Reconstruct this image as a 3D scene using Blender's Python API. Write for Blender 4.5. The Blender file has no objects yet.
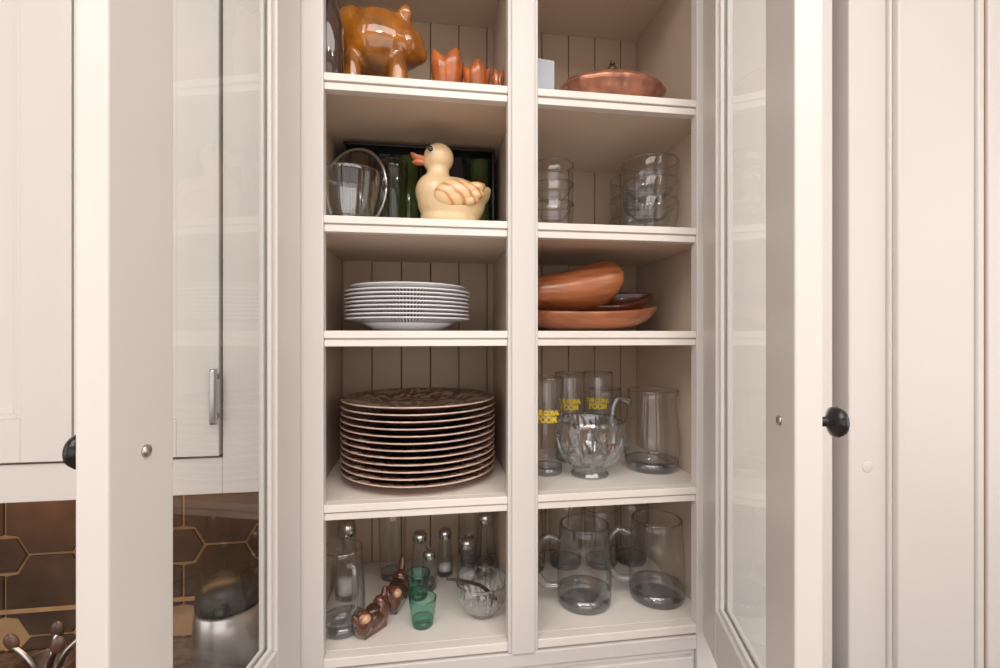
import bpy, bmesh, math, random
from mathutils import Vector, Matrix, Euler
random.seed(4)
sc=bpy.context.scene
try:
    sc.view_settings.view_transform='Standard'
except Exception: pass
Z0=1.5
# ------------------------------------------------------------ materials
def nodes(name):
    m=bpy.data.materials.new(name); m.use_nodes=True
    nt=m.node_tree; nt.nodes.clear()
    out=nt.nodes.new('ShaderNodeOutputMaterial')
    return m,nt,out
def pr(name,col,rough=.5,metal=0,coat=0,var=.04,scale=12,bump=0,spec=.5):
    m,nt,out=nodes(name)
    p=nt.nodes.new('ShaderNodeBsdfPrincipled')
    p.inputs['Roughness'].default_value=rough; p.inputs['Metallic'].default_value=metal
    p.inputs['Coat Weight'].default_value=coat; p.inputs['Coat Roughness'].default_value=.05
    p.inputs['Specular IOR Level'].default_value=spec
    tc=nt.nodes.new('ShaderNodeTexCoord'); n=nt.nodes.new('ShaderNodeTexNoise')
    n.inputs['Scale'].default_value=scale; n.inputs['Detail'].default_value=3
    nt.links.new(tc.outputs['Object'],n.inputs['Vector'])
    r=nt.nodes.new('ShaderNodeValToRGB')
    r.color_ramp.elements[0].position=.3; r.color_ramp.elements[1].position=.7
    r.color_ramp.elements[0].color=[max(0,c*(1-var)) for c in col]+[1]
    r.color_ramp.elements[1].color=[min(1,c*(1+var)) for c in col]+[1]
    nt.links.new(n.outputs['Fac'],r.inputs['Fac']); nt.links.new(r.outputs['Color'],p.inputs['Base Color'])
    if bump:
        b=nt.nodes.new('ShaderNodeBump'); b.inputs['Strength'].default_value=bump; b.inputs['Distance'].default_value=.002
        nt.links.new(n.outputs['Fac'],b.inputs['Height']); nt.links.new(b.outputs['Normal'],p.inputs['Normal'])
    nt.links.new(p.outputs[0],out.inputs[0])
    return m
def glass(name,tint=(.97,.98,.98),edge=(.6,.63,.63),refl=.75,base=.045,power=4.,rough=.02,epow=3.):
    m,nt,out=nodes(name); N=nt.nodes.new; L=nt.links.new
    lw=N('ShaderNodeLayerWeight'); lw.inputs['Blend'].default_value=.5
    pw=N('ShaderNodeMath'); pw.operation='POWER'; pw.inputs[1].default_value=power; L(lw.outputs['Facing'],pw.inputs[0])
    mu=N('ShaderNodeMath'); mu.operation='MULTIPLY_ADD'; mu.inputs[1].default_value=refl; mu.inputs[2].default_value=base; L(pw.outputs[0],mu.inputs[0])
    p2=N('ShaderNodeMath'); p2.operation='POWER'; p2.inputs[1].default_value=epow; L(lw.outputs['Facing'],p2.inputs[0])
    mc=N('ShaderNodeMix'); mc.data_type='RGBA'; L(p2.outputs[0],mc.inputs[0])
    mc.inputs[6].default_value=(*tint,1); mc.inputs[7].default_value=(*edge,1)
    t=N('ShaderNodeBsdfTransparent'); L(mc.outputs[2],t.inputs[0])
    g=N('ShaderNodeBsdfGlossy'); g.inputs['Roughness'].default_value=rough
    mx=N('ShaderNodeMixShader'); L(mu.outputs[0],mx.inputs[0]); L(t.outputs[0],mx.inputs[1]); L(g.outputs[0],mx.inputs[2])
    L(mx.outputs[0],out.inputs[0]); return m
PAINT=pr('cabinet_paint',(.67,.645,.625),.38,var=.012,scale=4)
PAINT_IN_SHADED=pr('cabinet_interior_shaded',(.62,.50,.40),.5,var=.02,scale=4)  # tan because the shade inside the cabinet is mixed into the colour
PAINT_BK_SHADED=pr('cabinet_back_shaded',(.50,.38,.28),.5,var=.03,scale=4)  # darker still: shade at the back of the bays is painted in
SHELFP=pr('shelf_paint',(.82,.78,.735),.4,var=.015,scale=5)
SHELFU_SHADED=pr('shelf_underside_shaded',(.70,.58,.47),.5,var=.02,scale=5)  # darker, warmer copy of the shelf colour, painting shade onto the undersides
GAP=pr('shadow_gap_brown',(.13,.075,.05),.8)
BEADGAP=pr('bead_groove',(.16,.10,.065),.8)
BLACKM=pr('oil_rubbed_bronze',(.018,.018,.02),.28,metal=.6,coat=.3)
STEEL=pr('brushed_steel',(.55,.54,.53),.28,metal=1)
SILVER=pr('chrome_cap',(.6,.6,.6),.16,metal=1)
PANE=glass('pane_glass',(.90,.91,.905),(.78,.80,.79),.6,.045,4.2)
CLEAR=glass('clear_glassware',(.99,.993,.993),(.50,.52,.52),.8,.08,2.4,epow=5)
THICK=glass('thick_glass_base',(.87,.89,.90),(.50,.53,.54),.65,.17,3)
CUT=glass('cut_glass',(.96,.97,.98),(.60,.62,.64),.85,.24,1.7)
GREENG=glass('green_glass',(.58,.86,.78),(.10,.45,.35),.7,.08,3)
PALEGREEN=glass('pale_green_glass',(.74,.82,.68),(.38,.48,.30),.7,.07,3)
OLIVEG=pr('olive_glazed_glass',(.07,.11,.03),.12,coat=.6,var=.4)
PURPG=pr('plum_glazed_glass',(.035,.03,.04),.12,coat=.6)
AMBG=pr('brown_glazed_glass',(.08,.055,.02),.12,coat=.6,var=.4)
BLACKBOX=pr('black_lacquer_card',(.02,.018,.017),.3)
AMBER=pr('amber_glaze',(.36,.125,.015),.10,coat=1,var=.6,scale=24)
DARKAMB=pr('dark_brown_glass',(.05,.025,.015),.08,coat=.8)
ORANGE=pr('orange_glaze',(.45,.12,.03),.25,coat=.6,var=.3,scale=40)
COPPER=pr('copper_luster',(.46,.20,.125),.2,metal=.6,coat=.5,var=.4,scale=30)
DARKCOP=pr('dark_bronze',(.10,.055,.04),.35,metal=.6)
CARD=pr('pale_card',(.62,.68,.76),.6)
def wood_mat(nm,c1,c2):
    m,nt,out=nodes(nm); N=nt.nodes.new; L=nt.links.new
    p=N('ShaderNodeBsdfPrincipled'); p.inputs['Roughness'].default_value=.3; p.inputs['Coat Weight'].default_value=.35
    tc=N('ShaderNodeTexCoord'); mp=N('ShaderNodeMapping'); mp.inputs['Scale'].default_value=(5,40,40); L(tc.outputs['Object'],mp.inputs['Vector'])
    n=N('ShaderNodeTexNoise'); n.inputs['Scale'].default_value=1.6; n.inputs['Detail'].default_value=6; n.inputs['Distortion'].default_value=.8; L(mp.outputs[0],n.inputs['Vector'])
    r=N('ShaderNodeValToRGB'); e=r.color_ramp.elements; e[0].position=.3; e[0].color=(*c1,1); e[1].position=.65; e[1].color=(*c2,1)
    L(n.outputs['Fac'],r.inputs['Fac']); L(r.outputs['Color'],p.inputs['Base Color']); L(p.outputs[0],out.inputs[0]); return m
WOOD=wood_mat('reddish_wood',(.24,.068,.025),(.46,.16,.06))
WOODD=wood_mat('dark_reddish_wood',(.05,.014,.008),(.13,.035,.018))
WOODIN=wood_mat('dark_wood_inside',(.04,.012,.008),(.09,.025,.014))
CLOG=pr('brown_glazed_wood',(.11,.036,.018),.15,coat=.9,var=.5,scale=40)
CLOGL=pr('tan_glazed_wood',(.6,.36,.2),.2,coat=.6,var=.3,scale=30)
YELLOW=pr('yellow_print',(.88,.66,.04),.5)
PORC=pr('white_porcelain',(.82,.81,.82),.15,coat=.5,var=.01)
DUCKM=pr('duck_cream_glaze',(.80,.60,.35),.28,coat=.5,var=.12,scale=18)
BEAK=pr('duck_beak_orange',(.70,.22,.09),.3,coat=.4)
BLACKG=pr('black_gloss',(.01,.01,.01),.1,coat=.8)
WHITE=pr('white_paint',(.8,.8,.8),.3)
TAN=pr('grout_tan',(.36,.22,.11),.8,var=.15,scale=30)
TILE=pr('brown_tile',(.070,.044,.030),.65,var=.4,scale=9,bump=.2,spec=.2)
WALLM=pr('wall_paint',(.70,.64,.59),.8)
CEILM=pr('ceiling_paint',(.82,.80,.77),.9)
COUNTER=pr('dark_stone_counter',(.09,.06,.045),.25,var=.5,scale=60)
UTENS=pr('utensil_wood',(.10,.05,.035),.35,coat=.3,var=.3,scale=20)
SPOON=pr('dark_spoon',(.05,.035,.03),.3)
def floor_mat():
    m,nt,out=nodes('oak_floor'); N=nt.nodes.new; L=nt.links.new
    p=N('ShaderNodeBsdfPrincipled'); p.inputs['Roughness'].default_value=.4
    tc=N('ShaderNodeTexCoord'); b=N('ShaderNodeTexBrick'); b.inputs['Scale'].default_value=1
    b.inputs['Brick Width'].default_value=1.2; b.inputs['Row Height'].default_value=.12; b.inputs['Mortar Size'].default_value=.003
    b.inputs['Color1'].default_value=(.30,.16,.08,1); b.inputs['Color2'].default_value=(.38,.21,.11,1); b.inputs['Mortar'].default_value=(.06,.03,.02,1)
    L(tc.outputs['Object'],b.inputs['Vector']); L(b.outputs['Color'],p.inputs['Base Color']); L(p.outputs[0],out.inputs[0]); return m
FLOORM=floor_mat()
def pattern_mat():
    m,nt,out=nodes('brown_transferware'); N=nt.nodes.new; L=nt.links.new
    p=N('ShaderNodeBsdfPrincipled'); p.inputs['Roughness'].default_value=.25; p.inputs['Coat Weight'].default_value=.2
    tc=N('ShaderNodeTexCoord')
    n=N('ShaderNodeTexNoise'); n.inputs['Scale'].default_value=38; n.inputs['Detail'].default_value=3; n.inputs['Distortion'].default_value=1.5
    L(tc.outputs['Object'],n.inputs['Vector'])
    r=N('ShaderNodeValToRGB'); e=r.color_ramp.elements
    e[0].position=.42; e[0].color=(.60,.47,.38,1); e[1].position=.50; e[1].color=(.17,.075,.048,1)
    L(n.outputs['Fac'],r.inputs['Fac']); L(r.outputs['Color'],p.inputs['Base Color']); L(p.outputs[0],out.inputs[0]); return m
TRANSFER=pattern_mat()
TRANSB=pr('brown_plate_back',(.42,.20,.14),.3,var=.5,scale=90)
RIMW=pr('cream_plate_edge',(.60,.46,.39),.3,var=.2,scale=60)
def dot_mat():
    m,nt,out=nodes('beaded_blue_rim'); N=nt.nodes.new; L=nt.links.new
    p=N('ShaderNodeBsdfPrincipled'); p.inputs['Roughness'].default_value=.2
    tc=N('ShaderNodeTexCoord'); g=N('ShaderNodeTexGradient'); g.gradient_type='RADIAL'; L(tc.outputs['Object'],g.inputs['Vector'])
    a=N('ShaderNodeMath'); a.operation='MULTIPLY'; a.inputs[1].default_value=120; L(g.outputs['Fac'],a.inputs[0])
    f=N('ShaderNodeMath'); f.operation='FRACT'; L(a.outputs[0],f.inputs[0])
    r=N('ShaderNodeValToRGB'); r.color_ramp.interpolation='CONSTANT'; e=r.color_ramp.elements
    e[0].color=(.55,.52,.54,1); e[1].position=.5; e[1].color=(.07,.065,.09,1)
    L(f.outputs[0],r.inputs['Fac']); L(r.outputs['Color'],p.inputs['Base Color']); L(p.outputs[0],out.inputs[0]); return m
DOTS=dot_mat()
def wing_mat():
    m,nt,out=nodes('duck_wing_strokes'); N=nt.nodes.new; L=nt.links.new
    p=N('ShaderNodeBsdfPrincipled'); p.inputs['Roughness'].default_value=.3; p.inputs['Coat Weight'].default_value=.5
    tc=N('ShaderNodeTexCoord'); w=N('ShaderNodeTexWave'); w.inputs['Scale'].default_value=28; w.inputs['Distortion'].default_value=3
    w.bands_direction='DIAGONAL'; L(tc.outputs['Object'],w.inputs['Vector'])
    r=N('ShaderNodeValToRGB'); e=r.color_ramp.elements
    e[0].position=.0; e[0].color=(.55,.22,.08,1); e[1].position=.4; e[1].color=(.78,.54,.29,1)
    L(w.outputs['Fac'],r.inputs['Fac']); L(r.outputs['Color'],p.inputs['Base Color']); L(p.outputs[0],out.inputs[0]); return m
WING=wing_mat()
# ------------------------------------------------------------ mesh helpers
def box(bm,x0,x1,y0,y1,z0,z1,mi=0,under=None):
    vs=[bm.verts.new(c) for c in ((x0,y0,z0),(x1,y0,z0),(x1,y1,z0),(x0,y1,z0),(x0,y0,z1),(x1,y0,z1),(x1,y1,z1),(x0,y1,z1))]
    for k,f in enumerate(((0,3,2,1),(4,5,6,7),(0,1,5,4),(1,2,6,5),(2,3,7,6),(3,0,4,7))):
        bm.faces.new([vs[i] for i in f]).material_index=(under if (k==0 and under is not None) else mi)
def lathe(bm,prof,seg=48,ox=0,oy=0,oz=0,mod=None,smooth=True):
    rings=[]
    for p in prof:
        r,z=p[0],p[1]
        if r<1e-6: rings.append([bm.verts.new((ox,oy,oz+z))]); continue
        ring=[]
        for i in range(seg):
            th=2*math.pi*i/seg
            rr=mod(th,z,r) if mod else r
            ring.append(bm.verts.new((ox+rr*math.cos(th),oy+rr*math.sin(th),oz+z)))
        rings.append(ring)
    for k in range(len(prof)-1):
        a,b=rings[k],rings[k+1]; mi=prof[k][2] if len(prof[k])>2 else 0
        for i in range(seg):
            j=(i+1)%seg
            if len(a)==1 and len(b)==1: continue
            if len(a)==1: f=bm.faces.new((a[0],b[j],b[i]))
            elif len(b)==1: f=bm.faces.new((a[i],a[j],b[0]))
            else: f=bm.faces.new((a[i],a[j],b[j],b[i]))
            f.material_index=mi; f.smooth=smooth
def catmull(pts,n=8):
    P=[Vector(p) for p in pts]; P=[2*P[0]-P[1]]+P+[2*P[-1]-P[-2]]; o=[]
    for i in range(1,len(P)-2):
        for k in range(n):
            t=k/n
            o.append(.5*((2*P[i])+(-P[i-1]+P[i+1])*t+(2*P[i-1]-5*P[i]+4*P[i+1]-P[i+2])*t*t+(-P[i-1]+3*P[i]-3*P[i+1]+P[i+2])*t**3))
    o.append(P[-2]); return o
def tube(bm,pts,rad,seg=12,mi=0,n=8,flat=1.0):
    path=catmull(pts,n); N=len(path); up=None; rings=[]
    for i,p in enumerate(path):
        t=(path[min(i+1,N-1)]-path[max(i-1,0)]).normalized()
        if up is None:
            up=Vector((0,1,0)) if abs(t.y)<.9 else Vector((1,0,0))
        a=(up-t*up.dot(t)).normalized(); b=t.cross(a); up=a
        r=rad(i/(N-1)) if callable(rad) else rad
        rings.append([bm.verts.new(p+a*r*math.cos(2*math.pi*k/seg)+b*r*flat*math.sin(2*math.pi*k/seg)) for k in range(seg)])
    for i in range(N-1):
        for k in range(seg):
            f=bm.faces.new((rings[i][k],rings[i][(k+1)%seg],rings[i+1][(k+1)%seg],rings[i+1][k])); f.smooth=True; f.material_index=mi
    for rg in (rings[0],rings[-1]):
        f=bm.faces.new(rg); f.material_index=mi
def ell(bm,c,r,rot=(0,0,0),mi=0,u=24,v=16):
    M=Matrix.Translation(c)@Euler([math.radians(a) for a in rot]).to_matrix().to_4x4()@Matrix.Diagonal((*r,1))
    g=bmesh.ops.create_uvsphere(bm,u_segments=u,v_segments=v,radius=1,matrix=M)
    fs=set()
    for vv in g['verts']:
        for f in vv.link_faces: fs.add(f)
    for f in fs: f.smooth=True; f.material_index=mi
def fin(name,bm,mats,loc=(0,0,0),rot=(0,0,0),parent=None,bevel=0,recalc=True):
    if recalc: bmesh.ops.recalc_face_normals(bm,faces=bm.faces[:])
    me=bpy.data.meshes.new(name); bm.to_mesh(me); bm.free()
    for m in (mats if isinstance(mats,(list,tuple)) else [mats]): me.materials.append(m)
    o=bpy.data.objects.new(name,me); sc.collection.objects.link(o)
    o.location=loc; o.rotation_euler=[math.radians(a) for a in rot]
    if parent: o.parent=parent
    if bevel:
        b=o.modifiers.new('bevel','BEVEL'); b.width=bevel; b.segments=2; b.limit_method='ANGLE'
    return o
def empty(name,loc=(0,0,0),rot=(0,0,0)):
    e=bpy.data.objects.new(name,None); sc.collection.objects.link(e); e.empty_display_size=.05
    e.location=loc; e.rotation_euler=[math.radians(a) for a in rot]; return e
def remesh(o,vox,it=6):
    r=o.modifiers.new('r','REMESH'); r.mode='VOXEL'; r.voxel_size=vox; r.use_smooth_shade=True
    s=o.modifiers.new('s','SMOOTH'); s.factor=.6; s.iterations=it
B=bmesh.new
# ------------------------------------------------------------ room shell
YW=1.084; YB=1.08
bm=B(); box(bm,-2.6,2.6,-2.4,YW+.1,-1.6,-1.5); fin('floor',bm,FLOORM)
bm=B(); box(bm,-2.6,2.6,-2.4,YW+.1,1.1,1.2); fin('ceiling',bm,CEILM)
bm=B(); box(bm,-2.6,2.6,YW,YW+.1,-1.5,1.1); fin('wall_back',bm,WALLM)
bm=B(); box(bm,-2.7,-2.6,-2.4,YW+.1,-1.5,1.1); fin('wall_left',bm,WALLM)
bm=B(); box(bm,2.6,2.7,-2.4,YW+.1,-1.5,1.1); fin('wall_right',bm,WALLM)
bm=B(); box(bm,-2.6,2.6,-2.5,-2.4,-1.5,1.1); fin('wall_front',bm,WALLM)
# ------------------------------------------------------------ display cabinet
S=[.394,.179,.005,-.258,-.489]
cab=empty('display_cabinet')
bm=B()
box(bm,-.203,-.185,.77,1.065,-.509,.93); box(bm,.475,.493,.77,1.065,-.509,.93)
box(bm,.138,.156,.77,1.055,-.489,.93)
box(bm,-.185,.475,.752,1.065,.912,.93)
fin('interior_panels',bm,PAINT_IN_SHADED,parent=cab)
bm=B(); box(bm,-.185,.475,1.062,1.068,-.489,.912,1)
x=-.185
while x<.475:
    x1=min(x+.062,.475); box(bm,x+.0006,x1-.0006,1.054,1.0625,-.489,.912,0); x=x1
o=fin('beadboard_back',bm,[PAINT_BK_SHADED,BEADGAP],parent=cab,bevel=.0022)
bm=B()
for (a,b,a2,b2) in ((-.158,.122,-.185,.138),(.171,.444,.156,.475)):
    for i,s in enumerate(S+[.70]):
        if i==4: continue
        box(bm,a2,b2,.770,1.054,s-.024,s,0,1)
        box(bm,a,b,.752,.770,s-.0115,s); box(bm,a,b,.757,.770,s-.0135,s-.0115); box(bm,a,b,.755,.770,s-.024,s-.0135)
fin('shelves',bm,[SHELFP,SHELFU_SHADED],parent=cab,bevel=.0012)
bm=B(); box(bm,-.185,.475,.770,1.065,-.509,-.489)
for a,b in ((-.158,.122),(.171,.444)):
    box(bm,a,b,.751,.770,-.503,-.489); box(bm,a,b,.758,.770,-.507,-.503)
fin('bottom_deck',bm,SHELFP,parent=cab,bevel=.0012)
bm=B()
box(bm,-.245,-.158,.75,.77,-.62,.93); box(bm,.444,.70,.75,.77,-.62,.93)
box(bm,.122,.171,.75,.77,-.507,.93)
box(bm,.1275,.1655,.746,.75,-.507,.93)
box(bm,-.158,.444,.75,.77,-.530,-.507); box(bm,-.158,.444,.752,.77,.90,.93)
box(bm,-.245,-.203,.77,YB,-.62,.93); box(bm,.493,.70,.77,YB,-.62,.93)
box(bm,-.158,.444,.757,.77,-.62,-.534)
box(bm,-.150,.436,.748,.757,-.612,-.540)
fin('face_frame',bm,PAINT,parent=cab,bevel=.0018)
bm=B(); box(bm,-.158,.444,.765,.772,-.62,-.52); fin('drawer_gap',bm,GAP,parent=cab)
# ------------------------------------------------------------ doors
def make_door(name,loc,phi,sg,L=.34,T=.0254,zk=-.095):
    e=empty(name,loc,(0,0,phi)); z0,z1=-.50,.90; W=.073; R=.08
    ya,yb=(-T,0) if sg<0 else (0,T)
    bm=B()
    box(bm,.0,W,ya,yb,z0,z1); box(bm,L-W,L,ya,yb,z0,z1)
    box(bm,W,L-W,ya,yb,z0,z0+R); box(bm,W,L-W,ya,yb,z1-R,z1)
    ym=(ya+yb)/2
    for (p,q) in ((ya+.005,ym-.002),(ym+.002,yb-.005)):
        box(bm,W-.001,W+.007,p,q,z0+R,z1-R); box(bm,L-W-.007,L-W+.001,p,q,z0+R,z1-R)
        box(bm,W,L-W,p,q,z0+R-.001,z0+R+.007); box(bm,W,L-W,p,q,z1-R-.007,z1-R+.001)
    fin('door_frame',bm,PAINT,parent=e,bevel=.002)
    bm=B(); vs=[bm.verts.new(c) for c in ((W,ym,z0+R),(L-W,ym,z0+R),(L-W,ym,z1-R),(W,ym,z1-R))]; bm.faces.new(vs)
    fin('glass_pane',bm,PANE,parent=e)
    out=-T if sg<0 else T
    bm=B(); lathe(bm,[(0,0),(.009,0),(.0085,.003),(.0052,.006),(.005,.018),(.009,.021),(.0148,.024),(.0158,.028),(.0138,.033),(.008,.0365),(0,.0375)],32)
    fin('knob',bm,BLACKM,(.306,out,zk),(90 if sg<0 else -90,0,0),e)
    bm=B(); lathe(bm,[(0,0),(.0055,0),(.0052,.0015),(.003,.0028),(0,.003)],24)
    fin('knob_screw',bm,STEEL,(.306,0,zk),(-90 if sg<0 else 90,0,0),e)
    bm=B()
    for zz in (-.38,.2,.75):
        lathe(bm,[(0,-.03),(.004,-.03),(.004,.03),(0,.03)],16,ox=-.002,oy=out*.9,oz=zz)
    fin('hinge_barrels',bm,PAINT,parent=e)
    return e
make_door('glass_cabinet_door',(-.189,.744,0),-98.8,-1,.345,zk=-.098)
make_door('glass_cabinet_door',(.450,.742,0),-107.4,1,.340,zk=-.0895)
# ------------------------------------------------------------ left wall cabinet
wc=empty('wall_cabinet')
bm=B(); Y2=.80
box(bm,-1.25,-.246,Y2+.02,YB,-.245,.93)
box(bm,-.322+.003,-.246,Y2,Y2+.02,-.248,.93)
box(bm,-1.25,-.319,Y2,Y2+.02,-.248,-.192)
fin('carcass',bm,PAINT,parent=wc,bevel=.0015)
bm=B(); box(bm,-1.25,-.319,Y2+.012,Y2+.022,-.20,.93); fin('reveal',bm,GAP,parent=wc)
def panel_door(x0,x1,z0,z1,y,nm,w=.06):
    bm=B(); box(bm,x0,x0+w,y,y+.018,z0,z1); box(bm,x1-w,x1,y,y+.018,z0,z1)
    box(bm,x0+w,x1-w,y,y+.018,z0,z0+w*.95); box(bm,x0+w,x1-w,y,y+.018,z1-w,z1)
    box(bm,x0+w,x1-w,y+.012,y+.018,z0+w*.95,z1-w)
    for a,d in ((0,.003),(.007,.0075)):
        X0,X1,Z=x0+w+a,x1-w-a,z0+w*.95+a
        box(bm,X0,X0+.007,y+d,y+.018,Z,z1-w); box(bm,X1-.007,X1,y+d,y+.018,Z,z1-w)
        box(bm,X0+.007,X1-.007,y+d,y+.018,Z,Z+.007)
    return fin(nm,bm,PAINT,parent=wc,bevel=.001)
panel_door(-.522,-.322,-.188,.92,Y2-.006,'door_panel_right')
panel_door(-.93,-.525,-.188,.92,Y2-.006,'door_panel_left',.067)
bm=B(); lathe(bm,[(0,-.042),(.0045,-.042),(.0055,-.038),(.0055,.038),(.0045,.042),(0,.042)],20)
box(bm,-.003,.003,0,.014,-.034,-.026); box(bm,-.003,.003,0,.014,.026,.034)
fin('bar_pull',bm,STEEL,(-.325,Y2-.018,-.095),parent=wc)
# backsplash tiles
bm=B(); y=YB
box(bm,-1.3,-.245,y-.012,y,-.62,-.248,1)
g=.16; r=.04; q=.0030
def poly(pts,mi=0):
    top=[bm.verts.new((a,y-.017,b)) for a,b in pts]; bot=[bm.verts.new((a,y-.011,b)) for a,b in pts]
    bm.faces.new(top).material_index=mi
    for i in range(len(pts)):
        j=(i+1)%len(pts); bm.faces.new((top[i],top[j],bot[j],bot[i])).material_index=mi
for ix in range(-3,5):
    for iz in range(-2,2):
        cx=-.819+ix*g; cz=-.433+iz*g
        if -1.25<cx-.04 and cx+.04<-.25 and cz-.04>-.6 and cz<-.28:
            R=r-q; poly([(cx+R*math.cos(math.pi/3*k),cz+R*math.sin(math.pi/3*k)) for k in range(6)])
        a,b=cx,cz; h=g
        pts=[(a+r+q,b+q),(a+h-r-q,b+q),(a+h-r*.5-q,b+r*.87+q),(a+h-q,b+r*.87+q*2),(a+h-q,b+h-r*.87-q*2),(a+h-r*.5-q,b+h-r*.87-q),(a+h-r-q,b+h-q),(a+r+q,b+h-q),(a+r*.5+q,b+h-r*.87-q),(a+q,b+h-r*.87-q*2),(a+q,b+r*.87+q*2),(a+r*.5+q,b+r*.87+q)]
        if a>-1.3 and a+h<-.2:
            pts=[(min(px,-.247),max(min(pz,-.25),-.618)) for px,pz in pts]
            if max(p[1] for p in pts)-min(p[1] for p in pts)>.02:
                try: poly(pts)
                except Exception: pass
bmesh.ops.remove_doubles(bm,verts=bm.verts[:],dist=1e-6)
box(bm,-1.3,-.247,y-.0185,y-.010,-.545,-.537,1)
fin('backsplash_tile',bm,[TILE,TAN])
bm=B(); box(bm,-2.2,2.0,.44,YB,-.66,-.62); fin('countertop',bm,COUNTER,bevel=.004)
bm=B(); box(bm,-2.18,1.98,.48,YB,-1.40,-.66); box(bm,-2.18,1.98,.54,YB,-1.5,-1.40)
for k in range(8):
    a=-2.16+k*.52; box(bm,a,a+.50,.462,.48,-1.38,-.84); box(bm,a,a+.50,.462,.48,-.83,-.68)
fin('base_cabinet',bm,PAINT,bevel=.002)
# ------------------------------------------------------------ tall cabinet to the right
tc=empty('pantry_cabinet')
bm=B()
box(bm,.731,.806,.748,YB,-.62,.95)
box(bm,.806,.813,.742,.77,-.62,.95); box(bm,.813,.824,.732,.77,-.62,.95)
box(bm,.824,.985,.742,.77,-.62,.95); box(bm,.985,.999,.737,.77,-.62,.95); box(bm,.806,1.6,.77,YB,-.62,.95)
box(bm,1.007,1.6,.737,.77,-.62,.95)
fin('stiles',bm,PAINT,parent=tc,bevel=.003)
bm=B(); box(bm,.70,.731,.80,YB,-.62,.95); box(bm,.999,1.007,.742,.77,-.62,.95); fin('reveal',bm,pr('warm_gap_shade',(.28,.17,.11),.8),parent=tc)  # brown fill paints the shade inside the gaps
bm=B(); lathe(bm,[(0,0),(.011,0),(.010,.0004),(0,.0005)],24); fin('screw_cap',bm,PAINT,(.768,.748,-.235),(90,0,0),tc)
# ------------------------------------------------------------ glassware (single-skin thin walls, rolled rims, solid bases)
def mugprof(R,h,t=.003,base=.02,flare=0,bulge=.0):
    o=[(0,base-.004,1),(R*.7,base-.003,1),(R*.93,base,1),(R*.99,base+.001,1),(R*.99,.005,1),(R*.92,0,1),(0,0,1)]
    w=[]; n=9
    for i in range(n+1):
        z=base+(h-base)*i/n; s=z/h
        rr=R*(1+bulge*math.sin(math.pi*min(1,s*1.1)))+flare*s
        w.append((rr,z,0))
    w[-1]=(w[-1][0],h,1)
    top=w[-1][0]; w+= [(top-t*.5,h+.0013,1),(top-t,h,1),(top-t*.5,h-.0013,1),(top,h-.001,1)]
    return o,w
def vessel(bm,R,h,t=.003,base=.02,flare=0,bulge=0,seg=48,ox=0,oy=0,oz=0):
    a,b=mugprof(R,h,t,base,flare,bulge); lathe(bm,a,seg,ox,oy,oz); lathe(bm,b,seg,ox,oy,oz)
def beer_mug(x,y,z,R,h,ang=180):
    bm=B(); vessel(bm,R,h,.004,.024,-.004,.04,56)
    tube(bm,[(R*.98,0,h*.80),(R+.022,0,h*.84),(R+.040,0,h*.66),(R+.040,0,h*.42),(R+.024,0,h*.24),(R*.99,0,h*.22)],.0075,14,1)
    return fin('beer_mug',bm,[CLEAR,THICK],(x,y,z),(0,0,ang))
def tumbler(name,x,y,z,R,h,mats=None,flare=.004,base=.012,t=.0025):
    bm=B(); vessel(bm,R,h,t,base,flare,0,40); return fin(name,bm,mats or [CLEAR,THICK],(x,y,z))
beer_mug(.279,.846,S[4],.0485,.143,176)
beer_mug(.4180,.843,S[4],.0495,.146,168)
for x,y,h in ((.205,.985,.125),(.285,.99,.135),(.36,.98,.12),(.43,.985,.13)): tumbler('drinking_glass',x,y,S[4],.033,h)
def wrap_text(body,R,z,par,size):
    cu=bpy.data.curves.new('t','FONT'); cu.body=body; cu.align_x='CENTER'; cu.size=size; cu.space_line=.85; cu.offset=.0007
    to=bpy.data.objects.new('tmp',cu); sc.collection.objects.link(to)
    dg=bpy.context.evaluated_depsgraph_get(); dg.update()
    me=bpy.data.meshes.new_from_object(to.evaluated_get(dg)); bpy.data.objects.remove(to)
    for v in me.vertices:
        a=v.co.x/R-math.pi/2; yy=v.co.y; v.co=Vector((math.cos(a)*R,math.sin(a)*R,z+yy*1.25))
    me.materials.clear(); me.materials.append(YELLOW)
    o=bpy.data.objects.new('printed_lettering',me); sc.collection.objects.link(o); o.parent=par
def highball(x,y,zr=0,h=.178,zt=.120):
    e=empty('printed_highball_glass',(x,y,S[3]),(0,0,zr))
    bm=B(); vessel(bm,.029,h,.0025,.014,.002,0,40); fin('glass_body',bm,[CLEAR,THICK],parent=e)
    wrap_text('THE CORAL',.0316,zt,e,.0092); wrap_text('ROOM',.0316,zt-.0135,e,.0125)
    return e
highball(.215,.872,-14,zt=.112); highball(.284,.955,-18); highball(.346,.960,-20)
bm=B()
bp=[(0,.016,1),(.024,.019,1),(.034,.020,1),(.030,.010,1),(.034,.004,1),(.033,0,1),(0,0,1)]
lathe(bm,bp,48,smooth=False)
bp=[(.034,.020),(.049,.032),(.057,.050),(.0605,.070),(.0625,.088),(.0645,.100,1),(.0630,.1035,1),(.0600,.100,1),(.062,.096,1)]
lathe(bm,bp,64,mod=lambda th,z,r: r*(1+(.05*math.cos(8*th+z*45)+.02*math.cos(16*th-z*90))*(1 if z<.085 else .15)),smooth=False)
for k in range(8):
    a=k*math.pi/4
    tube(bm,[(.036*math.cos(a),.036*math.sin(a),.02),(.058*math.cos(a+.25),.058*math.sin(a+.25),.045),(.063*math.cos(a-.1),.063*math.sin(a-.1),.078)],.0024,6,1,5)
    tube(bm,[(.036*math.cos(a),.036*math.sin(a),.02),(.058*math.cos(a-.25),.058*math.sin(a-.25),.045),(.063*math.cos(a+.1),.063*math.sin(a+.1),.078)],.0016,6,1,5)
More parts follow.
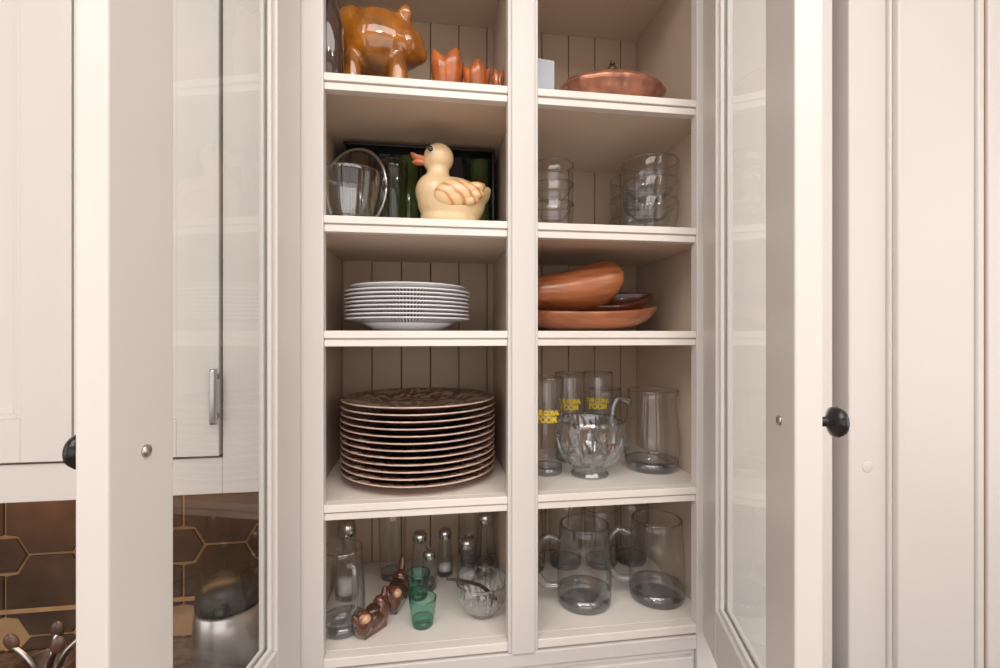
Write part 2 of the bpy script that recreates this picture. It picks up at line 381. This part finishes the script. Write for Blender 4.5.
fin('cut_glass_bowl',bm,[CUT,THICK],(.290,.848,S[3]))
def pitcher(name,x,y,z,R,h,ang,hs=1,hr=.005):
    bm=B()
    lathe(bm,[(0,.013,1),(R*.88,.018,1),(R*.97,.020,1),(R*.9,.005,1),(R*.8,0,1),(0,0,1)],48)
    pf=[(R*.97,.02),(R,.035),(R*1.0,h*.45),(R*.92,h*.7),(R*.84,h*.88),(R*.88,h,1),(R*.86,h+.0013,1),(R*.84,h,1),(R*.86,h-.001,1)]
    lathe(bm,pf,48,mod=lambda th,zz,r: r*(1+.22*max(0,(zz/h-.85)/.15)*max(0,math.cos(th-math.pi))**6))
    tube(bm,[(R*.86,0,h*.86),(R+.022*hs,0,h*.90),(R+.034*hs,0,h*.70),(R+.030*hs,0,h*.45),(R*.97,0,h*.30)],hr,12,1)
    fin(name,bm,[CLEAR,THICK],(x,y,z),(0,0,ang))
pitcher('glass_pitcher',.421,.870,S[3],.0515,.150,184,.9,.0065)
tumbler('drinking_glass',.375,.995,S[3],.03,.14)
def bowl_stack(x,y,n,R=.040,h=.062,pitch=.028,lob=12):
    bm=B()
    for i in range(n):
        oz=i*pitch
        pf=[(0,.002,1),(R*.50,0,1),(R*.55,.003),(R*.80,.014),(R*.93,.032),(R,h,1),(R-.0014,h+.0017,1),(R-.0034,h,1),(R-.001,h-.0018,1)]
        pf=[(p[0],p[1]+oz)+tuple(p[2:]) for p in pf]
        lathe(bm,pf,48,mod=lambda th,z,r:r*(1+.025*math.cos(lob*th)))
    fin('glass_bowl_stack',bm,[CLEAR,THICK],(x,y,S[1]))
bowl_stack(.230,.885,3,h=.065,pitch=.037); bowl_stack(.422,.965,3,.045,pitch=.042); bowl_stack(.412,.858,3,.052,.068,.038)
# ------------------------------------------------------------ row 5 left
pitcher('glass_pitcher',-.143,.825,S[4],.036,.135,300,.5)
def shaker(x,y,R,h,cap=.02,nm='salt_shaker'):
    bm=B(); hb=h-cap
    lathe(bm,[(0,0,1),(R*.95,0,1),(R,.004),(R*.92,hb*.5),(R*.7,hb)],28)
    lathe(bm,[(R*.72,hb-.002,2),(R*.80,hb,2),(R*.80,hb+cap*.5,2),(R*.66,hb+cap*.85,2),(R*.3,hb+cap,2),(0,hb+cap,2)],28)
    lathe(bm,[(0,.009,3),(R*.80,.009,3),(R*.76,hb*.3,3),(0,hb*.31,3)],24)
    fin(nm,bm,[CLEAR,THICK,SILVER,WHITE if nm=='salt_shaker' else UTENS],(x,y,S[4]))
shaker(-.153,.925,.021,.146,.03); shaker(-.020,.965,.0175,.10); shaker(.030,.985,.0165,.095); shaker(.073,.95,.021,.090)
shaker(-.002,.935,.015,.075,.016,nm='pepper_shaker'); shaker(.112,.968,.022,.132,.022,nm='pepper_shaker')
tumbler('drinking_glass',-.075,.99,S[4],.024,.13); tumbler('drinking_glass',.085,1.015,S[4],.022,.13)
def shot(x,y,h=.05,R=.018):
    bm=B(); vessel(bm,R,h,.0025,.012,.005,0,36); fin('green_shot_glass',bm,[GREENG,GREENG],(x,y,S[4]))
shot(-.012,.818,.046); shot(-.022,.905,.046)
bm=B(); lathe(bm,[(0,.007,1),(.016,.008,1),(.031,.012,1),(.022,.003,1),(.020,0,1),(0,0,1)],48,smooth=False)
lathe(bm,[(.031,.012),(.041,.030),(.0445,.052,1),(.044,.056,1),(.042,.054,1),(.043,.051,1)],96,mod=lambda th,z,r: r*(1+.03*math.cos(24*th+z*250)*(1 if .004<z<.05 else .2)),smooth=False)
e=empty('cut_glass_sugar_bowl',(.091,.838,S[4])); e.scale=(1.04,1.04,1.08); fin('bowl',bm,[CUT,THICK],parent=e)
bm=B(); tube(bm,[(-.060,-.018,.068),(-.035,-.012,.060),(-.005,0,.045),(.012,.004,.030)],lambda s:.0022+.001*s,10)
ell(bm,(.018,.006,.022),(.010,.007,.004),(0,35,0)); fin('serving_spoon',bm,SPOON,parent=e)
def clog(x,y,ang,s=1,stem=0,zs=1.25):
    e=empty('glazed_wooden_clog',(x,y,S[4]),(0,0,ang)); e.scale=(s,s*1.2,s*zs)
    bm=B(); ell(bm,(0,0,.018),(.030,.0145,.016)); ell(bm,(-.022,0,.020),(.016,.0150,.019)); ell(bm,(.020,0,.024),(.014,.0140,.022),(0,-15,0)); ell(bm,(.028,0,.044+stem*.4),(.0055,.0055,.012+stem),(0,12,0)); ell(bm,(-.037,0,.030),(.006,.006,.009),(0,-30,0))
    box(bm,-.026,.026,-.010,.010,.0,.012)
    o=fin('shoe_body',bm,CLOG,parent=e); remesh(o,.0018,3)
    bm=B(); ell(bm,(.002,0,.0322),(.016,.0105,.005),(0,-8,0)); fin('shoe_opening',bm,DARKAMB,parent=e)
    bm=B(); ell(bm,(-.024,-.010,.030),(.009,.006,.006)); fin('shoe_toe_cap',bm,CLOGL,parent=e)
clog(-.094,.812,48,.92); clog(-.060,.880,72,1.0,.006)
# ------------------------------------------------------------ plates
def plate(bm,R,oz,h=.019,m=(0,1,2),under=None,seg=72):
    u=m[0] if under is None else under
    lathe(bm,[(0,oz+.0005,m[0]),(R*.52,oz+.0005,m[0]),(R*.56,oz,m[0]),(R*.60,oz+.002,m[0]),(R*.70,oz+h*.42,u),(R*.975,oz+h*.84,m[1]),(R,oz+h*.90,m[1]),(R*.99,oz+h,m[2]),(R*.72,oz+h*.62,m[2]),(R*.60,oz+.0055,m[2]),(0,oz+.0045,m[2])],seg)
bm=B()
for i in range(12): plate(bm,.1395+random.uniform(-.0006,.0006),i*.0113,.019)
fin('dinner_plate_stack',bm,[TRANSB,RIMW,TRANSFER],(-.0195,.902,S[3]))
bm=B()
lathe(bm,[(0,0,0),(.055,0,0),(.060,.003,0),(.085,.016,0),(.070,.018,0),(0,.018,0)],60)
for i in range(8): plate(bm,.110,.006+i*.0066,.0165,(0,0,0),1)
plate(bm,.101,.006+8*.0066+.006,.013,(0,0,0))
fin('side_plate_stack',bm,[PORC,DOTS],(-.038,.872,S[2]))
# ------------------------------------------------------------ row 3 right: wooden boat bowls
def boat(name,L,W,H,loc,rot,th=.006,up=.35,pinch=1.6,mats=None,upl=.5,wp=.75,hp=2.4):
    bm=B(); n=30;k=14; g=[]
    for i in range(n+1):
        t=-math.cos(math.pi*i/n); w=W*(max(0,1-abs(t)**pinch))**wp+.0008; hh=H*(max(0,1-abs(t)**hp))**.7+.0008
        row=[]
        for j in range(k+1):
            a=-math.pi/2+math.pi*j/k
            row.append(bm.verts.new((L*t,w*math.sin(a),H+H*abs(t)**2*(up if t>0 else upl*up)-hh*math.cos(a))))
        g.append(row)
    for i in range(n):
        for j in range(k):
            f=bm.faces.new((g[i][j],g[i+1][j],g[i+1][j+1],g[i][j+1])); f.smooth=True
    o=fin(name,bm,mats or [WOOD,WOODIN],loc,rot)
    s=o.modifiers.new('s','SOLIDIFY'); s.thickness=th; s.offset=0
    b=o.modifiers.new('b','SUBSURF'); b.levels=1; b.render_levels=1
    return o
boat('wooden_boat_bowl',.133,.058,.034,(.292,.860,S[2]+.004),(3,-1,2),up=.22,pinch=2.6,hp=4)
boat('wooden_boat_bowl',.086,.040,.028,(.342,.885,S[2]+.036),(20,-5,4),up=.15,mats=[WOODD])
# the third one lies on its side across the rim, hollow facing the back
bm=B(); st=[(.162,.088,.050),(.170,.098,.046),(.199,.102,.044),(.236,.109,.043),(.272,.118,.044),(.300,.129,.046),(.322,.1345,.052),(.338,.131,.066),(.347,.120,.086),(.350,.109,.098)]
g_=[]; n=len(st)
for i,(xx,zt,zb) in enumerate(st):
    s=i/(n-1); w=.048*math.sqrt(max(.0,1-(abs(2*s-1))**3))+.003
    row=[]
    for j in range(15):
        a=-math.pi/2+math.pi*j/14
        row.append(bm.verts.new((xx-.258,-w*math.cos(a),(zt+zb)/2+(zt-zb)/2*math.sin(a)-.044)))
    g_.append(row)
for i in range(n-1):
    for j in range(14):
        f=bm.faces.new((g_[i][j],g_[i+1][j],g_[i+1][j+1],g_[i][j+1])); f.smooth=True
o=fin('wooden_boat_bowl',bm,[WOOD],(.258,.862,.046))
s_=o.modifiers.new('s','SOLIDIFY'); s_.thickness=.005; s_.offset=0
b_=o.modifiers.new('b','SUBSURF'); b_.levels=2; b_.render_levels=2
# ------------------------------------------------------------ row 2 left
bm=B(); vessel(bm,.036,.084,.003,.010,.018,.06,48)
fin('glass_bowl',bm,[CLEAR,THICK],(-.130,.818,S[1]))
tumbler('green_drinking_glass',-.066,.900,S[1],.022,.135,[PALEGREEN,PALEGREEN])
e=empty('glass_pot_lid',(-.138,.905,S[1]+.082),(0,0,-34))
bm=B()
pts=[(.075*math.cos(2*math.pi*i/40),0,.075*math.sin(2*math.pi*i/40)) for i in range(41)]
tube(bm,pts,.0028,8,0,1); fin('steel_rim',bm,STEEL,parent=e)
bm=B(); lathe(bm,[(.074,0),(.060,.006),(.032,.012),(0,.014)],40); fin('glass_dome',bm,CLEAR,rot=(90,0,0),parent=e)
e=empty('boxed_tumbler_set',(-.018,.962,S[1]))
bm=B(); w=.144; h=.185
box(bm,-w,w,.018,.024,0,h); box(bm,-w,w,-.024,.018,0,.005); box(bm,-w,w,-.024,.018,h-.005,h); box(bm,-w,-w+.005,-.024,.018,0,h); box(bm,w-.005,w,-.024,.018,0,h)
fin('box_tray',bm,BLACKBOX,parent=e,bevel=.001)
cols=[AMBG,PURPG,OLIVEG,AMBG,PURPG,OLIVEG]
for i in range(6):
    bm=B(); lathe(bm,[(0,0),(.018,0),(.0195,.004),(.0215,.16),(.0205,.161),(.0175,.01),(0,.008)],28)
    fin('tumbler_%d'%i,bm,cols[i],(-w+.028+i*.0465,-.0,.006),parent=e)
# duck cookie jar
dk=empty('duck_cookie_jar',(.034,.855,S[1]))
bm=B()
ell(bm,(.004,0,.052),(.060,.046,.046)); ell(bm,(0,0,.022),(.052,.040,.024)); ell(bm,(-.022,0,.070),(.038,.036,.036),(0,15,0))
ell(bm,(-.020,0,.100),(.020,.020,.035)); ell(bm,(-.019,0,.131),(.0270,.025,.0265)); ell(bm,(-.033,0,.124),(.014,.016,.014))
ell(bm,(.050,0,.066),(.024,.026,.018),(0,-25,0)); ell(bm,(.064,0,.074),(.012,.014,.009),(0,-40,0))
o=fin('duck_body',bm,DUCKM,parent=dk); remesh(o,.0026,7)
bm=B(); ell(bm,(-.049,0,.1285),(.018,.0105,.0062),(0,14,0)); ell(bm,(-.060,0,.1330),(.010,.0105,.0036),(0,28,0)); ell(bm,(-.052,0,.1215),(.0135,.0095,.0042),(0,4,0))
o=fin('duck_bill',bm,BEAK,parent=dk); remesh(o,.0014,4)
for sgn in (-1,1):
    bm=B()
    ell(bm,(.008,sgn*.038,.060),(.036,.013,.024),(0,-8,0)); ell(bm,(.034,sgn*.035,.068),(.028,.011,.012),(0,-16,0)); ell(bm,(.034,sgn*.036,.057),(.026,.010,.009),(0,-8,0)); ell(bm,(.024,sgn*.038,.047),(.024,.009,.008),(0,-2,0))
    o=fin('wing_%d'%(sgn+2),bm,WING,parent=dk); remesh(o,.0018,4)
    bm=B(); ell(bm,(-.032,sgn*.0215,.139),(.0058,.0035,.0066)); fin('eye_white_%d'%(sgn+2),bm,WHITE,parent=dk)
    bm=B(); ell(bm,(-.033,sgn*.0235,.139),(.0045,.0030,.0055)); fin('eye_%d'%(sgn+2),bm,BLACKG,parent=dk)
    bm=B(); tube(bm,[(-.041,sgn*.019,.148),(-.034,sgn*.021,.151),(-.027,sgn*.021,.149)],.0009,6); fin('brow_%d'%(sgn+2),bm,BLACKG,parent=dk)
# ------------------------------------------------------------ row 1
e=empty('amber_ceramic_pig',(-.092,.872,S[0])); e.scale=(1.16,1.16,1.2)
bm=B(); ell(bm,(0,0,.098),(.060,.046,.050)); ell(bm,(.040,0,.098),(.032,.032,.032)); ell(bm,(.062,0,.088),(.014,.015,.014)); ell(bm,(-.035,0,.106),(.032,.038,.042))
for sx in (-.034,.032):
    for sy in (-.024,.024): ell(bm,(sx,sy,.040),(.015,.014,.040))
ell(bm,(.042,-.022,.132),(.012,.006,.014),(20,20,0)); ell(bm,(.042,.022,.132),(.012,.006,.014),(-20,20,0))
o=fin('pig_body',bm,AMBER,parent=e); remesh(o,.003,5)
bm=B(); tube(bm,[(-.06,0,.11),(-.070,.006,.122),(-.066,-.006,.132),(-.062,.004,.124)],.0035,8); fin('pig_tail',bm,AMBER,parent=e)
bm=B(); lathe(bm,[(0,0),(.020,0),(.022,.004),(.023,.09),(.017,.115),(.010,.125),(.010,.155),(.013,.158),(.013,.166),(0,.166)],32)
fin('brown_glass_bottle',bm,DARKAMB,(-.158,.790,S[0]))
def leafcup(x,y,h,R,ang,nm='maple_leaf_dish'):
    bm=B(); lathe(bm,[(0,0),(R*.35,0),(R*.55,h*.2),(R*.9,h*.5),(R*1.05,h*.8),(R,h),(R*.93,h),(R*.9,h*.78),(R*.72,h*.52),(R*.35,h*.25),(0,h*.2)],60,
        mod=lambda th,z,r: r*(1+(.16*abs(math.cos(2*th))-.05+.03*math.cos(12*th))*(z/h)))
    for v in bm.verts: v.co.z+= .09*h*math.cos(math.atan2(v.co.y,v.co.x)*4)*(v.co.z/h)**3
    fin(nm,bm,ORANGE,(x,y,S[0]),(0,0,ang))
leafcup(.030,.835,.080,.027,30); leafcup(.080,.822,.060,.021,0); leafcup(.115,.812,.050,.010,50)
e=empty('covered_copper_dish',(.331,.842,S[0]))
bm=B(); lathe(bm,[(0,0),(.06,0),(.070,.008),(.090,.034),(.096,.044),(.100,.048),(.098,.052),(.093,.058),(.082,.063),(.050,.067),(0,.068)],80,mod=lambda th,z,r:r*(1+.01*math.cos(16*th)))
o=fin('dish_and_lid',bm,COPPER,parent=e); o.scale=(1,.66,1)
bm=B(); tube(bm,[(-.032,0,.066),(-.024,0,.079),(-.008,0,.085),(.008,0,.085),(.024,0,.079),(.032,0,.066)],.004,10); ell(bm,(0,0,.092),(.009,.007,.007)); ell(bm,(0,0,.102),(.005,.005,.004))
ell(bm,(-.034,0,.068),(.010,.007,.006)); ell(bm,(.034,0,.068),(.010,.007,.006))
fin('lid_handle',bm,DARKCOP,parent=e)
bm=B(); box(bm,-.018,.018,-.002,.0,0,.110); box(bm,-.018,.018,.004,.006,0,.110); box(bm,-.018,-.016,-.002,.006,0,.110); fin('folded_card',bm,CARD,(.209,.862,S[0]),(0,0,8))
# ------------------------------------------------------------ counter items
bm=B(); lathe(bm,[(0,0),(.054,0),(.057,.004),(.057,.10),(.054,.135),(.050,.140,1),(.053,.141,1),(.054,.150,1),(.052,.165,1),(.042,.182,1),(.018,.190,1),(0,.191,1)],48)
tube(bm,[(.052,0,.125),(.085,0,.13),(.092,0,.09),(.085,0,.04),(.055,0,.03)],.007,10,1); ell(bm,(-.05,0,.155),(.018,.012,.010),(0,-20,0),1)
fin('coffee_carafe',bm,[STEEL,pr('dark_carafe_lid',(.035,.022,.018),.4)],(-.355,.92,-.62),(0,0,100))
e=empty('utensil_crock',(-.655,.93,-.62))
bm=B(); lathe(bm,[(0,0),(.04,0),(.044,.004),(.046,.055),(.044,.057),(.042,.054),(.040,.01),(0,.008)],36); fin('crock',bm,UTENS,parent=e)
bm=B()
for i,(a,b) in enumerate(((-.03,.0),(.0,.02),(.02,-.015),(.03,.01))):
    tube(bm,[(a*.3,b*.3,.012),(a*.8,b*.8,.06),(a*1.6,b*1.3,.088)],.0045,10,0)
    ell(bm,(a*1.7,b*1.4,.095),(.011,.006,.015),(0,a*900,0),1)
fin('spoons_and_servers',bm,[STEEL,UTENS],parent=e)
# ------------------------------------------------------------ lights
def area(nm,loc,rot,sx,sy,power,col,shape='RECTANGLE'):
    l=bpy.data.lights.new(nm,'AREA'); l.shape=shape; l.size=sx; l.energy=power; l.color=col
    if shape=='RECTANGLE': l.size_y=sy
    o=bpy.data.objects.new(nm,l); sc.collection.objects.link(o); o.location=loc; o.rotation_euler=[math.radians(a) for a in rot]
area('added_fill_front',(0.0,-2.3,.1),(90,0,0),4.2,1.8,29,(.99,.98,1))  # added fill light behind the camera, no window there
area('added_fill_left',(-2.5,-.6,.1),(90,0,-90),1.8,1.5,11,(1,.98,.97))  # added side fill to brighten the inner door faces
area('added_fill_right',(2.5,-.6,.1),(90,0,90),1.8,1.5,14,(1,.98,.97))  # matching fill added on the right, not a window
area('ceiling_light',(0,-.35,1.08),(0,0,0),2.2,.9,27,(1,.95,.90))
for i,x in enumerate((-1.0,.1,1.1)):
    area('added_glint_light_%d'%i,(x,-.9,1.09),(22,0,0),.12,.12,4.5,(1,.92,.82),'DISK')  # small unseen lights added for highlights on the glassware
area('under_cabinet_light',(-.6,1.0,-.255),(0,0,0),.5,.03,.8,(1,.60,.3))
w=bpy.data.worlds.new('world'); sc.world=w; w.use_nodes=True; w.node_tree.nodes['Background'].inputs[0].default_value=(.9,.88,.85,1); w.node_tree.nodes['Background'].inputs[1].default_value=.3
cam=bpy.data.cameras.new('camera'); cam.sensor_width=36; cam.lens=17.28; cam.clip_start=.01
co=bpy.data.objects.new('camera',cam); sc.collection.objects.link(co); co.rotation_euler=(math.radians(90),0,math.radians(-8.3)); sc.camera=co
for o in bpy.data.objects:
    if o.parent is None: o.location.z+=Z0
